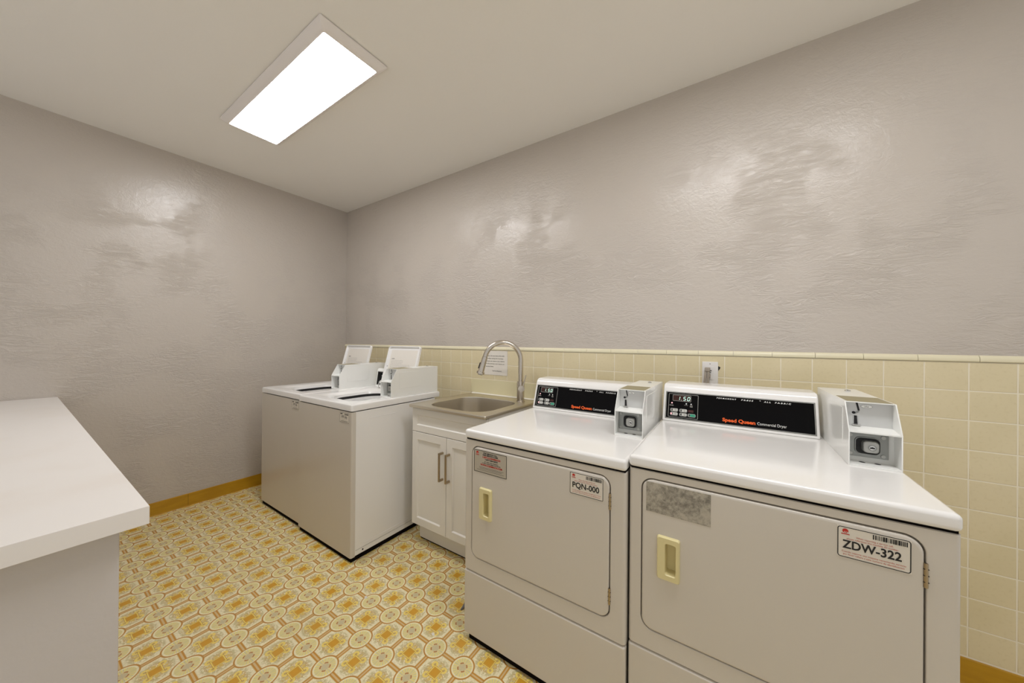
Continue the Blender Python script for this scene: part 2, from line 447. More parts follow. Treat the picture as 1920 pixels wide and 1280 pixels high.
# ------------------------------------------------------------------ coin box (shared by all four machines)
def coin_box(parent, x, y, z, depth=0.42, w=0.108):
    """x,y,z = front left bottom corner in the parent's frame"""
    T = Matrix.Translation((x, y, z))
    t_ = 0.003; hm = 0.100; h = 0.180; yt = 0.045
    side = [(0, 0), (0, hm), (yt, h), (depth, h), (depth, 0)]
    b = MB()
    for xa in (0, w-t_):
        b.xprism(side, xa, xa+t_, 'coin box paint', 0.0008, 2, T)
    b.box(t_*.5, w-t_*.5, yt, depth, h-t_, h, 'coin box paint', 0.0008, 2, T)          # top
    b.box(t_*.5, w-t_*.5, 0.0005, depth, 0, t_*1.6, 'coin box paint', 0.0006, 2, T)    # bottom
    b.box(t_*.5, w-t_*.5, depth-t_, depth, 0, h, 'coin box paint', 0, 1, T)             # rear
    b.xprism([(0.0005, hm-0.004), (0.0005, hm), (0.062, hm+0.006), (0.062, hm+0.002)], t_*.5, w-t_*.5, 'coin box paint', 0, 1, T)  # shelf
    b.box(t_*.5, w-t_*.5, 0.0615, 0.064, hm-0.002, h-t_*.5, 'coin panel grey', 0, 1, T)   # upper back panel
    b.box(t_*.5, w-t_*.5, 0.052, 0.055, t_, hm-0.002, 'coin box paint', 0, 1, T)         # lower back panel
    # embossed side panels
    for xa, xb in ((-0.0012, 0.0002), (w-0.0002, w+0.0012)):
        b.box(xa, xb, 0.062, 0.235, 0.052, 0.158, 'coin box paint', 0.0011, 3, T)
    body = b.build('coin_box', parent)
    # tan strip let into the top
    b = MB(); b.box(0.006, w-0.006, yt+0.004, yt+0.128, h-0.0002, h+0.0008, 'worn metal plate', 0, 1, T)
    b.build('top_plate', body)
    # barrel lock on the top rear
    b = MB(); b.cyl((w*.62, 0.335, h), (w*.62, 0.335, h+0.005), 0.0085, 'chrome', 20, 0.0015, T)
    b.cyl((w*.62, 0.335, h+0.005), (w*.62, 0.335, h+0.0055), 0.003, 'black', 12, 0, T)
    b.build('barrel_lock', body)
    # coin slot and return
    b = MB(); M = T @ FRONT(0, 0.0612, 0)
    wi = w-2*t_
    def U(f): return t_+f*wi
    def V(f): return hm+0.004+(1-f)*(h-t_-hm-0.004)
    b.poly([(U(.24), V(.02), 0.0004), (U(.285), V(.02), 0.0004), (U(.33), V(.33), 0.0004), (U(.29), V(.36), 0.0004)], 'black', M)
    b.disc(U(.20), V(.44), 0.0062, 0.0062, 'chrome', M, 20, 0.0005)
    b.disc(U(.20), V(.44), 0.0042, 0.0042, 'black', M, 20, 0.0008)
    b.poly([(U(.21), V(.41), 0.0006), (U(.33), V(.33), 0.0006), (U(.31), V(.42), 0.0006), (U(.22), V(.50), 0.0006)], 'cast metal', M)
    b.poly([(U(.205), V(.90), 0.0005), (U(.285), V(.90), 0.0005), (U(.27), V(.56), 0.0005), (U(.205), V(.56), 0.0005)], 'black', M)
    b.rect(U(.185), U(.205), V(.90), V(.55), 'chrome', off(M, 0.0006)); b.rect(U(.285), U(.30), V(.90), V(.57), 'chrome', off(M, 0.0006))
    b.box(U(.16), U(.34), 0.052, 0.0612, V(.955), V(.91), 'chrome', 0.0008, 2, T)
    b.build('coin_slot', body)
    b = MB()
    b.disc(U(.47), V(.16), 0.0125, 0.0052, 'ink grey', off(M, 0.0003), 28)
    b.disc(U(.47), V(.16), 0.0118, 0.0046, 'coin box paint', off(M, 0.0005), 28)
    b.text('25\u00a2', U(.47), V(.16)-0.0022, 0.0065, 'ink grey', off(M, 0.0007), bold=0.01)
    b.build('price_badge', body)
    # lower service plate with recessed lock
    b = MB(); zc = 0.052; xc = w*0.46
    def lp(ww, hh, r, yy, dx=0): return [(xc+dx+p[0], yy, zc+p[1]) for p in rrect(ww, hh, r, 6)]
    b.box(t_+0.001, w-t_-0.012, 0.046, 0.052, 0.018, 0.088, 'cast metal', 0.001, 2, T)
    b.loft([lp(0.056, 0.052, 0.014, 0.046), lp(0.054, 0.050, 0.013, 0.0425), lp(0.051, 0.047, 0.012, 0.0425), lp(0.048, 0.044, 0.011, 0.046)], 'cast metal', M=T)
    b.loft([lp(0.048, 0.044, 0.011, 0.0458), lp(0.0479, 0.0439, 0.011, 0.0457)], 'black', True, True, M=T)
    for ux, uz in ((0.013, 0.080), (0.013, 0.026), (w-0.026, 0.080), (w-0.026, 0.026)):
        b.cyl((ux, 0.046, uz), (ux, 0.0435, uz), 0.0052, 'bare aluminium', 16, 0.0008, T)
    for ux in (0.036, 0.068):
        b.disc(ux, 0.034, 0.007, 0.006, 'black', T @ Matrix.Translation((0, 0, 0.0052)), 16)
    b.build('service_plate', body)
    b = MB()
    b.loft([lp(0.034, 0.034, 0.009, 0.046, 0.004), lp(0.033, 0.033, 0.009, 0.030, 0.004), lp(0.030, 0.030, 0.009, 0.028, 0.004)], 'bare aluminium', False, True, M=T)
    M2 = T @ FRONT(0, 0.0278, 0)
    b.disc(xc+0.006, zc-0.001, 0.0095, 0.0095, 'cast metal', off(M2, 0.0002), 24)
    b.disc(xc+0.006, zc-0.001, 0.0062, 0.0062, 'chrome', off(M2, 0.0004), 24)
    b.rect(xc+0.001, xc+0.011, zc-0.0035, zc+0.0005, 'black', off(M2, 0.0006))
    b.disc(xc+0.006, zc-0.001, 0.0028, 0.0028, 'black', off(M2, 0.0007), 14)
    b.build('lock', body)
    return body

# ------------------------------------------------------------------ printed stickers
def logo(b, u, v, s, M, text=True):
    b.disc(u, v+0.35*s, 0.62*s, 0.62*s, 'ink red', off(M, 0.0003), 24)
    for k, q in enumerate((-.25, .05, .35)):
        b.poly([(u+(q-.12)*s, v-0.25*s, 0.0005), (u+(q+.0)*s, v-0.25*s, 0.0005), (u+(q+.16)*s, v+0.25*s, 0.0005), (u+(q+.06)*s, v+0.25*s, 0.0005)], 'sticker paper', M)
    b.rect(u-0.85*s, u+0.85*s, v-0.62*s, v-0.38*s, 'ink red', off(M, 0.0003))
def barcode(b, u0, u1, v0, v1, M, mat='ink black'):
    rnd = random.Random(5); u = u0
    while u < u1:
        w = rnd.choice((0.6, 1, 1.6, 2.4))*(u1-u0)/42; b.rect(u, min(u+w, u1), v0, v1, mat, off(M, 0.0004)); u += w+rnd.choice((0.6, 1, 1.3))*(u1-u0)/42
def id_sticker(parent, x0, x1, z0, z1, y, code, rounded):
    b = MB(); M = FRONT(0, y, 0); W = x1-x0; Hh = z1-z0
    b.box(x0, x1, y, y+0.001, z0, z1, 'sticker paper')
    M = off(M, 0.0002)
    b.frame(x0+.0006, x1-.0006, z0+.0006, z1-.0006, 0.0017, 'ink black', off(M, 0.0002), 0.004 if rounded else 0.0004)
    logo(b, x0+W*0.12, z0+Hh*0.82, W*0.072, M)
    barcode(b, x0+W*0.50, x1-W*0.05, z0+Hh*0.79, z0+Hh*0.935, M)
    T = off(M, 0.0005)
    b.text('When reporting a service call,', x0+W*0.52, z0+Hh*0.685, 0.0056, 'ink soft red', T, w=W*0.50)
    b.text('please reference this machine ID number:', x0+W*0.49, z0+Hh*0.605, 0.0056, 'ink soft red', T, w=W*0.70)
    b.text(code, x0+W*0.48, z0+Hh*0.315, 0.0265, 'ink black', T, w=W*0.80, bold=0.022)
    b.text('Cuando reporte una maquina necesitando servicio', x0+W*0.5, z0+Hh*0.175, 0.0056, 'ink soft red', T, w=W*0.86)
    b.text('por favor refiera a este numero de identificacion', x0+W*0.5, z0+Hh*0.095, 0.0056, 'ink soft red', T, w=W*0.82)
    o = b.build('machine_sticker', parent, smooth=False); return plab(o, 'white sticker reading %s with barcode and red print' % code)
def service_sticker(parent, x0, x1, z0, z1, y):
    b = MB(); M = off(FRONT(0, y, 0), 0.0002); W = x1-x0; Hh = z1-z0
    b.box(x0, x1, y, y+0.001, z0, z1, 'silver sticker')
    b.frame(x0+.0006, x1-.0006, z0+.0006, z1-.0006, 0.0020, 'ink black', off(M, 0.0002))
    logo(b, x0+W*0.11, z0+Hh*0.83, W*0.062, M)
    T = off(M, 0.0005); u = x0+W*0.54
    b.text('FOR SERVICE CALL', u-W*.03, z0+Hh*0.865, 0.0072, 'ink black', T, w=W*0.42, bold=0.04)
    b.text('PARA SERVICIO LLAME', u-W*.03, z0+Hh*0.785, 0.0072, 'ink black', T, w=W*0.46, bold=0.04)
    b.text('1-877-COINMACH', u, z0+Hh*0.68, 0.0095, 'ink red', T, w=W*0.54, bold=0.04)
    b.text('1-877-264-6622', u, z0+Hh*0.60, 0.0072, 'ink black', T, w=W*0.38, bold=0.04)
    b.text('or visit our website', u, z0+Hh*0.505, 0.0066, 'ink black', T, w=W*0.42, bold=0.01)
    b.text('o visite nuestra pagina de internet', u, z0+Hh*0.435, 0.0066, 'ink black', T, w=W*0.56, bold=0.01)
    b.text('WWW.COINMACH.COM', u, z0+Hh*0.33, 0.0098, 'ink red', T, w=W*0.66, bold=0.04)
    for k, (q, ww) in enumerate(((.245, .74), (.19, .70), (.12, .88))):
        b.rect(u-W*ww/2, u+W*ww/2-W*.03*k, z0+Hh*q, z0+Hh*q+0.0011, 'ink grey', T)
    o = b.build('service_sticker', parent, smooth=False); return plab(o, 'silver sticker with service phone number and website')

# ------------------------------------------------------------------ dryers
DW = 0.668
def dryer(label, loc, top_lift, dark_plate, code):
    """local frame: x 0..DW, y 0 = front, z 0 = floor; all above the feet is raised by top_lift"""
    t = thing('dryer', label, 'dryer', loc, 'coin operated dryers')
    r = top_lift; D = 0.84
    # cabinet: shell behind the front sheets
    b = MB()
    b.box(0.003, DW-0.003, 0.020, D, 0.030+r, 0.842+r, 'shaded enamel front', 0.002)
    b.box(0.020, DW-0.012, 0.012, D-0.02, 0.001, 0.032+r, 'dark gap')  # near-black block in the floor gap, stands in for the shade under the body
    b.build('cabinet', t)
    for fx in (0.05, DW-0.05):
        for fy in (0.075, D-0.05):
            f = MB(); f.cyl((fx, fy, 0), (fx, fy, 0.014), 0.018, 'rubber black', 16, 0.002); f.build('foot', t)
    # top with rolled front edge
    b = MB(); b.box(-0.001, DW+0.001, -0.004, D, 0.847+r, 0.884+r, 'white enamel', 0.011, 5); b.build('top_panel', t)
    b = MB(); b.box(0.004, DW-0.004, 0.006, D-0.01, 0.838+r, 0.850+r, 'dark gap'); b.build('top_gap_fill', t)  # dark slab filling the gap between top and front sheet
    # front sheet with door opening
    dx0, dx1, dz0, dz1 = 0.040, 0.615, 0.362+r, 0.818+r
    b = MB()
    z0, z1 = 0.298+r, 0.8430+r
    cxo, czo = DW/2, (z0+z1)/2; cxi, czi = (dx0+dx1)/2, (dz0+dz1)/2
    g = 0.0032
    O = lambda w, y: [(cxo+p[0], y, czo+p[1]) for p in rrect(DW-w, (z1-z0)-w, 0.004, 8)]
    I = lambda e, y: [(cxi+p[0], y, czi+p[1]) for p in rrect(dx1-dx0+e, dz1-dz0+e, 0.032+e/2, 8)]
    def O2(yy, inset):   # rounded vertical edges only
        return [(cxo+p[0], yy, czo+p[1]) for p in rrect(DW-2*inset, (z1-z0)-2*min(inset, 0.002), 0.003, 8)]
    b.loft([O2(0.026, 0.0), O2(0.010, 0.0), O2(0.004, 0.0022), O2(0.0008, 0.006), O2(0, 0.010), I(2*g+0.004, 0), I(2*g+0.001, 0.0012), I(2*g, 0.003), I(2*g, 0.022)], 'shaded enamel front')
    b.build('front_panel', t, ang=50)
    # door
    b = MB()
    hx0, hx1, hz0, hz1 = 0.084, 0.146, 0.533+r, 0.660+r
    hcx, hcz = (hx0+hx1)/2, (hz0+hz1)/2
    Lr = lambda w, h, rr, y, dx=0: [(hcx+dx+p[0], y, hcz+p[1]) for p in rrect(w, h, rr, 8)]
    W, Hh = hx1-hx0, hz1-hz0
    b.loft([I(0, 0.019), I(0, 0.002), I(-0.002, -0.0005), I(-0.006, -0.002), I(-0.016, -0.0028), Lr(W-0.01, Hh-0.01, 0.006, -0.0028), Lr(W-0.01, Hh-0.01, 0.006, 0.019)], 'shaded enamel front')
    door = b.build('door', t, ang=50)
    for hz in (0.411+r, 0.716+r):
        b = MB()
        b.cyl((dx1+0.0022, -0.001, hz), (dx1+0.0022, -0.001, hz+0.052), 0.0036, 'champagne nickel', 12, 0.0006)
        for q in (0.012, 0.026, 0.040): b.box(dx1-0.002, dx1+0.0064, -0.0040, 0.004, hz+q-0.0005, hz+q+0.0005, 'black')
        b.build('hinge', t)
    # almond pull: raised frame with deep pocket
    b = MB()
    b.loft([Lr(W, Hh, 0.006, -0.0025), Lr(W-0.001, Hh-0.001, 0.006, -0.009), Lr(W-0.006, Hh-0.005, 0.006, -0.0125),
            Lr(0.030, Hh-0.034, 0.006, -0.0125, 0.006), Lr(0.028, Hh-0.037, 0.006, -0.010, 0.006)], 'almond plastic')
    b.loft([Lr(0.028, Hh-0.037, 0.006, -0.010, 0.006), Lr(0.027, Hh-0.039, 0.006, 0.000, 0.0065), Lr(0.026, Hh-0.042, 0.006, 0.0175, 0.0065)], 'almond plastic', False, True)
    b.build('handle', door)
    # toe panel
    b = MB(); b.box(0.0, DW, -0.001, 0.022, 0.028+r, 0.2945+r, 'shaded enamel front', 0.007, 4); b.build('toe_panel', t)
    # paperwork on the door
    if dark_plate:
        b = MB(); b.box(0.052, 0.222, -0.0036, -0.0024, 0.722+r, 0.812+r, 'worn grey plate', 0.0004, 1)
        plab(b.build('name_plate', door), 'worn mottled grey metal plate')
        id_sticker(door, 0.478, 0.596, 0.737+r, 0.809+r, -0.0036, code, True)
    else:
        service_sticker(door, 0.052, 0.216, 0.719+r, 0.810+r, -0.0036)
        id_sticker(door, 0.479, 0.596, 0.736+r, 0.810+r, -0.0036, code, False)
    # console
    y0 = 0.560; z0 = 0.884+r; L_ = 0.546
    b = MB()
    prof = [(0, 0), (0.0445, 0.138), (0.0485, 0.147), (0.0555, 0.1555), (0.066, 0.161), (0.080, 0.163), (0.19, 0.163), (0.21, 0)]
    b.xprism([(y0+p[0], z0+p[1]) for p in prof], 0.004, 0.004+L_-0.008, 'white enamel', 0.006, 4)
    con = b.build('control_console', t, ang=40)
    a = math.atan2(0.0445, 0.138); M = FRONT(0, y0, z0, a)
    b = MB()
    b.box(0.0145, 0.5325, 0.0115, 0.1355, -0.004, 0.0015, 'bare aluminium', 0.001, 2, M)
    b.rect(0.0162, 0.5308, 0.0132, 0.1338, 'ink black', off(M, 0.0017))
    b.rect(0.0172, 0.5298, 0.0142, 0.1328, 'bare aluminium', off(M, 0.0019))
    b.rect(0.0190, 0.5280, 0.0160, 0.1308, 'black glass', off(M, 0.0021))
    b.frame(0.0275, 0.1460, 0.0205, 0.1255, 0.0015, 'bare aluminium', off(M, 0.0024), 0.002)
    b.rect(0.0290, 0.1445, 0.0220, 0.1240, 'black glass', off(M, 0.0023))
    T = off(M, 0.0028)
    b.text('PERMANENT', 0.2139, 0.1195, 0.0075, 'ink white', T, 'LEFT', w=0.070, bold=0.03, spacing=1.5, shear=0.2)
    b.text('PRESS', 0.3005, 0.1195, 0.0075, 'ink white', T, 'LEFT', w=0.041, bold=0.03, spacing=1.5, shear=0.2)
    b.text('*', 0.3645, 0.1185, 0.0105, 'ink white', T, 'CENTER', bold=0.03)
    b.text('ALL', 0.3770, 0.1195, 0.0075, 'ink white', T, 'LEFT', w=0.022, bold=0.03, spacing=1.5, shear=0.2)
    b.text('FABRIC', 0.4110, 0.1195, 0.0075, 'ink white', T, 'LEFT', w=0.050, bold=0.03, spacing=1.5, shear=0.2)
    b.text('Speed Queen', 0.2360, 0.0270, 0.0195, 'ink orange', T, 'LEFT', w=0.1120, bold=0.035)
    b.text('Commercial Dryer', 0.3537, 0.0275, 0.0155, 'ink white', T, 'LEFT', w=0.0915)
    b.text('DOOR', 0.040, 0.0735, 0.0036, 'ink light grey', T, w=0.014); b.rect(0.031, 0.049, 0.0705, 0.0722, 'ink light grey', T)
    b.text('READY', 0.0995, 0.0755, 0.0042, 'ink light grey', T, w=0.015)
    for q in (0.0765, 0.0735, 0.0705): b.rect(0.114, 0.1245, q, q+0.0014, 'ink light grey', T)
    b.disc(0.0999, 0.0838, 0.0028, 0.0028, 'ink white', T, 12); b.disc(0.1187, 0.0838, 0.0028, 0.0028, 'ink white', T, 12)
    b.disc(0.0418, 0.0830, 0.0032, 0.0032, 'red indicator', T, 14)
    b.rect(0.1075, 0.1290, 0.0475, 0.0580, 'button dark red', T, 0.002)
    b.build('control_panel', con, smooth=False)
    b = MB()
    b.frame(0.0440, 0.1180, 0.0930, 0.1205, 0.0014, 'bare aluminium', off(M, 0.0030), 0.0015)
    b.rect(0.0454, 0.1166, 0.0944, 0.1191, 'display red', off(M, 0.0028))
    def seg(u, v, segs, s=1.0):
        w, h, k = 0.0085*s, 0.0150*s, 0.0019
        sh = 0.15
        R_ = {'a': (0, h/2, w-.001, 0), 'g': (0, 0, w-.001, 0), 'd': (0, -h/2, w-.001, 0), 'f': (-w/2, h/4, 0, h/2-.001), 'b': (w/2, h/4, 0, h/2-.001), 'e': (-w/2, -h/4, 0, h/2-.001), 'c': (w/2, -h/4, 0, h/2-.001)}
        for c_ in segs:
            cx, cy, lw, lh = R_[c_]; hw, hh = max(lw/2, k/2), max(lh/2, k/2)
            pts = [(cx-hw, cy-hh), (cx+hw, cy-hh), (cx+hw, cy+hh), (cx-hw, cy+hh)]
            b.poly([(u+p[0]+sh*p[1], v+p[1], 0.0034) for p in pts], 'display digit', M)
    seg(0.0685, 0.1060, 'bc'); seg(0.0925, 0.1058, 'afgcd'); seg(0.1085, 0.1056, 'abcdef')
    b.disc(0.0795, 0.0985, 0.0010, 0.0010, 'display digit', off(M, 0.0034), 8)
    b.build('display', con, smooth=False)
    for k, (u, v, mt) in enumerate(((0.0520, 0.0520, 'button white'), (0.0885, 0.0520, 'button white'), (0.0520, 0.0345, 'button white'), (0.0885, 0.0345, 'button white'), (0.1220, 0.0345, 'button green'))):
        b = MB()
        A = lambda e, z: [(u+p[0], v+p[1], z) for p in rrect(0.031-e, 0.0145-e, 0.0055, 5)]
        b.loft([A(0, 0.002), A(0, 0.0030), A(0.0015, 0.0036)], 'bare aluminium', False, True, M=M)
        b.rect(u-0.0055, u+0.0138, v-0.0052, v+0.0052, mt, off(M, 0.0040), 0.003)
        b.rect(u-0.0100, u-0.0060, v-0.0045, v+0.0045, 'ink black', off(M, 0.0040), 0.001)
        if k == 2: b.disc(u-0.0115, v, 0.0035, 0.004, 'red indicator', off(M, 0.0043), 12)
        b.disc(u+0.006, v, 0.0032, 0.0032, 'ink grey', off(M, 0.0043), 12); b.disc(u+0.006, v, 0.0022, 0.0022, mt, off(M, 0.0046), 12)
        b.build('push_button', con)
    coin_box(t, 0.551 if not dark_plate else 0.5535, 0.268, z0, 0.43, 0.108)
    return t
dryer('white commercial dryer beside the sink, its door sticker reading PQN-000', (2.478, -0.898, 0), 0.0, False, 'PQN-000')
dryer('white commercial dryer nearest the right edge, its door sticker reading ZDW-322', (3.1515, -0.886, 0), 0.019, True, 'ZDW-322')

# ------------------------------------------------------------------ washers
WW = 0.617
def washer(label, loc, W=WW):
    t = thing('washer', label, 'washing machine', loc, 'top load washers')
    D = 0.635
    b = MB()
    b.box(0.002, 0.022, 0.020, D-0.005, 0.030, 0.8485, 'white enamel', 0.003); b.box(W-0.022, W-0.002, 0.020, D-0.005, 0.030, 0.8485, 'white enamel', 0.003)
    b.box(0.010, W-0.010, 0.021, 0.035, 0.032, 0.850, 'white enamel'); b.box(0.010, W-0.010, D-0.022, D-0.006, 0.032, 0.850, 'white enamel')
    b.box(0.010, W-0.010, 0.022, D-0.008, 0.032, 0.050, 'white enamel')
    b.box(0.012, W-0.010, 0.008, D-0.03, 0.001, 0.034, 'dark gap')  # black block below the washer paints the shadow of its floor gap
    # pressed ridges on the sides
    for xa, xb in ((W-0.0026, W-0.0006), (0.0006, 0.0026)):
        b.box(xa, xb, 0.08, 0.40, 0.080, 0.083, 'white enamel', 0.0009, 2)
        b.box(xa, xb, 0.030, D-0.02, 0.060, 0.0615, 'ink light grey')
        b.box(xa, xb, 0.11, 0.30, 0.798, 0.8005, 'white enamel', 0.0009, 2)
    b.cyl((W-0.002, 0.075, 0.047), (W-0.0006, 0.075, 0.047), 0.0045, 'black', 12)
    b.build('cabinet', t)
    for fx in (0.05, W-0.05):
        for fy in (0.07, D-0.06):
            f = MB(); f.cyl((fx, fy, 0), (fx, fy, 0.014), 0.018, 'rubber black', 16, 0.002); f.build('foot', t)
    b = MB()
    pts = [(0.0005, 0.026), (0.0005, 0.008), (0.003, 0.0025), (0.008, 0), (W-0.008, 0), (W-0.003, 0.0025), (W-0.0005, 0.008), (W-0.0005, 0.026)]
    b.prism(pts, lambda x, y: (x, y, 0.0285), lambda x, y: (x, y, 0.8485), 'shaded enamel front')
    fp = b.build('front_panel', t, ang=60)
    # top with tub opening
    b = MB(); zt = 0.892; zb = 0.853
    ox, oy, ow, oh = 0.305, 0.300, 0.335, 0.380      # opening centre / size
    TD = 0.675
    R = lambda w, h, r, z, cx=W/2, cy=0.675/2: [(cx+p[0], cy+p[1], z) for p in rrect(w, h, r, 8)]
    b.loft([R(W-0.01, TD-0.01, 0.004, zb), R(W+0.002, TD+0.002, 0.012, zb+0.002), R(W+0.002, TD+0.002, 0.012, zt-0.010), R(W-0.004, TD-0.004, 0.012, zt-0.003), R(W-0.016, TD-0.016, 0.014, zt),
            R(ow+0.11, oh+0.10, 0.07, zt, ox, oy), R(ow+0.07, oh+0.07, 0.08, zt-0.004, ox, oy), R(ow, oh, 0.12, zt-0.013, ox, oy), R(ow-0.012, oh-0.012, 0.115, zt-0.030, ox, oy)], 'white enamel')
    top = b.build('top_panel', t, ang=40)
    b = MB()
    b.loft([R(ow-0.012, oh-0.012, 0.115, zt-0.030, ox, oy), R(ow-0.012, oh-0.012, 0.115, zt-0.046, ox, oy)], 'black')
    b.loft([R(ow+0.03, oh+0.03, 0.125, zt-0.0465, ox, oy), R(ow-0.07, oh-0.07, 0.12, zt-0.050, ox, oy), R(ow-0.08, oh-0.08, 0.115, zt-0.065, ox, oy)], 'white enamel')
    b.loft([R(ow-0.08, oh-0.08, 0.115, zt-0.065, ox, oy), R(ow+0.06, oh+0.02, 0.15, zt-0.10, ox, oy), R(ow+0.06, oh+0.02, 0.15, zt-0.45, ox, oy)], 'cast metal', False, True)
    b.build('tub', t)
    # console behind the lid
    b = MB(); y0 = 0.560; a = math.atan2(0.02, 0.138)
    b.xprism([(y0, zt-0.001), (y0+0.020, zt+0.130), (y0+0.027, zt+0.138), (y0+0.034, zt+0.140), (y0+0.066, zt+0.140), (y0+0.070, zt-0.001)], 0.010, 0.478, 'coin box paint', 0.003, 2)
    con = b.build('control_console', t)
    M = FRONT(0, y0, zt, a); b = MB()
    b.box(0.022, 0.466, 0.014, 0.120, -0.002, 0.0015, 'ink grey', 0, 1, M)
    b.rect(0.028, 0.460, 0.020, 0.114, 'black glass', off(M, 0.0018))
    b.disc(0.082, 0.088, 0.004, 0.004, 'ink white', off(M, 0.0022), 12)
    b.rect(0.062, 0.098, 0.028, 0.050, 'button white', off(M, 0.0022), 0.004)
    b.build('control_panel', con, smooth=False)
    # open lid leaning back
    lt = math.atan2(0.085, 0.318); lx0, lx1, ll = 0.116, 0.481, 0.330
    M = FRONT(0, 0.528, zt+0.004, lt)
    b = MB(); cx = (lx0+lx1)/2; lw = lx1-lx0
    A = lambda w, h, r, z: [(cx+p[0], ll/2+p[1], z) for p in rrect(w, h, r, 6)]
    b.loft([A(lw-0.006, ll-0.006, 0.018, -0.016), A(lw, ll, 0.020, -0.012), A(lw, ll, 0.020, 0.002), A(lw-0.003, ll-0.003, 0.020, 0.004), A(lw-0.010, ll-0.010, 0.018, 0.004),
            A(lw-0.014, ll-0.014, 0.017, 0.001), A(lw-0.022, ll-0.022, 0.014, -0.009)], 'white enamel', True, True, M=M)
    for hx in (lx0+0.006, lx1-0.006):
        b.disc(hx-0.010 if hx > cx else hx+0.010, 0.170, 0.0035, 0.005, 'ink grey', off(M, -0.0085), 12)
    lid = b.build('lid', t)
    b = MB(); T = off(M, -0.0086)
    b.rect(lx0+0.030, lx1-0.032, 0.020, 0.300, 'white paper', off(M, -0.0088), 0.006)
    b.text('LAUNDRY', lx0+0.050, 0.228, 0.0085, 'ink black', T, 'LEFT', w=0.036, bold=0.04)
    rnd = random.Random(3)
    for k in range(9):
        v = 0.218-k*0.0085
        u = lx0+0.050
        while u < lx0+0.050+(0.13 if k < 4 else 0.22):
            w = rnd.uniform(0.006, 0.02); b.rect(u, u+w, v, v+0.0018, 'ink light grey', T); u += w+0.004
    b.rect(lx0+0.045, lx0+0.083, 0.122, 0.150, 'ink black', T)
    for k in range(4):
        b.disc(lx0+0.110+0.045*k, 0.120, 0.009, 0.009, 'ink light grey', T, 16); b.disc(lx0+0.110+0.045*k, 0.120, 0.0075, 0.0075, 'white paper', off(T, 0.0002), 16)
        b.rect(lx0+0.102+0.045*k, lx0+0.119+0.045*k, 0.094, 0.097, 'ink light grey', T)
    b.build('instruction_label', lid, smooth=False)
    b = MB(); b.box(lx0-0.006, lx0+0.014, 0.508, 0.522, zt-0.002, zt+0.006, 'chrome', 0.003, 3)
    b.tube([(lx0+0.002, 0.512, zt+0.004), (lx0+0.004, 0.520, zt+0.05)], 0.0035, 'chrome', 10)
    b.build('hinge', t)
    coin_box(t, 0.487, 0.273, zt, 0.398, 0.108)
    # small white sticker at the top right of the front
    b = MB(); M = FRONT(0, -0.0008, 0); x0, x1, z0, z1 = W-0.120, W-0.026, 0.785, 0.8425
    b.box(x0, x1, -0.0008, 0.0002, z0, z1, 'sticker paper')
    b.frame(x0, x1, z0, z1, 0.0018, 'ink grey', off(M, 0.0003))
    b.rect(x0+0.006, x0+0.028, z1-0.013, z1-0.006, 'ink grey', off(M, 0.0003)); barcode(b, x0+0.048, x1-0.006, z1-0.015, z1-0.006, M, 'ink grey')
    b.frame(x0+0.020, x1-0.022, z0+0.014, z1-0.018, 0.0015, 'ink light grey', off(M, 0.0003), 0.010)
    for k, q in enumerate((0.034, 0.028)):
        b.rect(x0+0.018, x0+0.044, z0+q, z0+q+0.003, 'ink grey', off(M, 0.0004)); b.rect(x0+0.050, x0+0.074, z0+q-0.003, z0+q, 'ink grey', off(M, 0.0004))
    b.rect(x0+0.012, x1-0.012, z0+0.006, z0+0.0085, 'ink grey', off(M, 0.0004))
    b.build('machine_sticker', fp, smooth=False)
    return t
washer('white top-load washer nearest the grey left wall, open lid leaning back', (0.400, -0.890, 0))
washer('white top-load washer next to the sink cabinet, open lid leaning back', (1.0255, -0.905, 0))

# ------------------------------------------------------------------ sink cabinet
t = thing('sink_cabinet', 'white two-door shaker cabinet under the steel sink', 'cabinet', (1.760, -0.578, 0))
CW = 0.584; CD = 0.565
b = MB()
for xa, xb in ((0, 0.016), (CW-0.016, CW)): b.box(xa, xb, 0.020, CD, 0.120, 0.846, 'cabinet paint', 0.0012)
b.box(0.016, CW-0.016, 0.020, 0.027, 0.120, 0.846, 'cabinet paint'); b.box(0.016, CW-0.016, CD-0.008, CD, 0.120, 0.846, 'cabinet paint')
b.box(0.016, CW-0.016, 0.020, CD, 0.120, 0.136, 'cabinet paint')
b.build('carcass', t)
b = MB(); b.box(0.0, CW, 0.068, CD-0.01, 0.009, 0.121, 'cabinet paint'); b.box(0.004, CW-0.004, 0.072, CD-0.014, 0.0, 0.010, 'dark gap'); b.build('toe_kick', t)
def shaker(name, x0, x1, z0, z1, rail, parent):
    b = MB(); cx, cz = (x0+x1)/2, (z0+z1)/2; W, Hh = x1-x0, z1-z0
    A = lambda e, y, r=0.0015: [(cx+p[0], y, cz+p[1]) for p in rrect(W-2*e, Hh-2*e, r, 3)]
    b.loft([A(0, 0.019), A(0, 0.0015), A(0.0015, 0), A(rail, 0), A(rail+0.003, 0.0035), A(rail+0.006, 0.0075)], 'cabinet paint', True, True)
    return b.build(name, parent, ang=30)
shaker('drawer_front', 0.002, CW-0.002, 0.700, 0.842, 0.040, t)
for x0, x1, hx in ((0.002, CW/2-0.0015, CW/2-0.026), (CW/2+0.0015, CW-0.002, CW/2+0.026)):
    d = shaker('door', x0, x1, 0.128, 0.6965, 0.045, t)
    b = MB()
    b.box(hx-0.0055, hx+0.0055, -0.034, -0.026, 0.450, 0.614, 'champagne nickel', 0.0012, 2)
    for hz in (0.450, 0.602): b.box(hx-0.0055, hx+0.0055, -0.028, 0.001, hz, hz+0.012, 'champagne nickel', 0.0012, 2)
    b.build('handle', d)
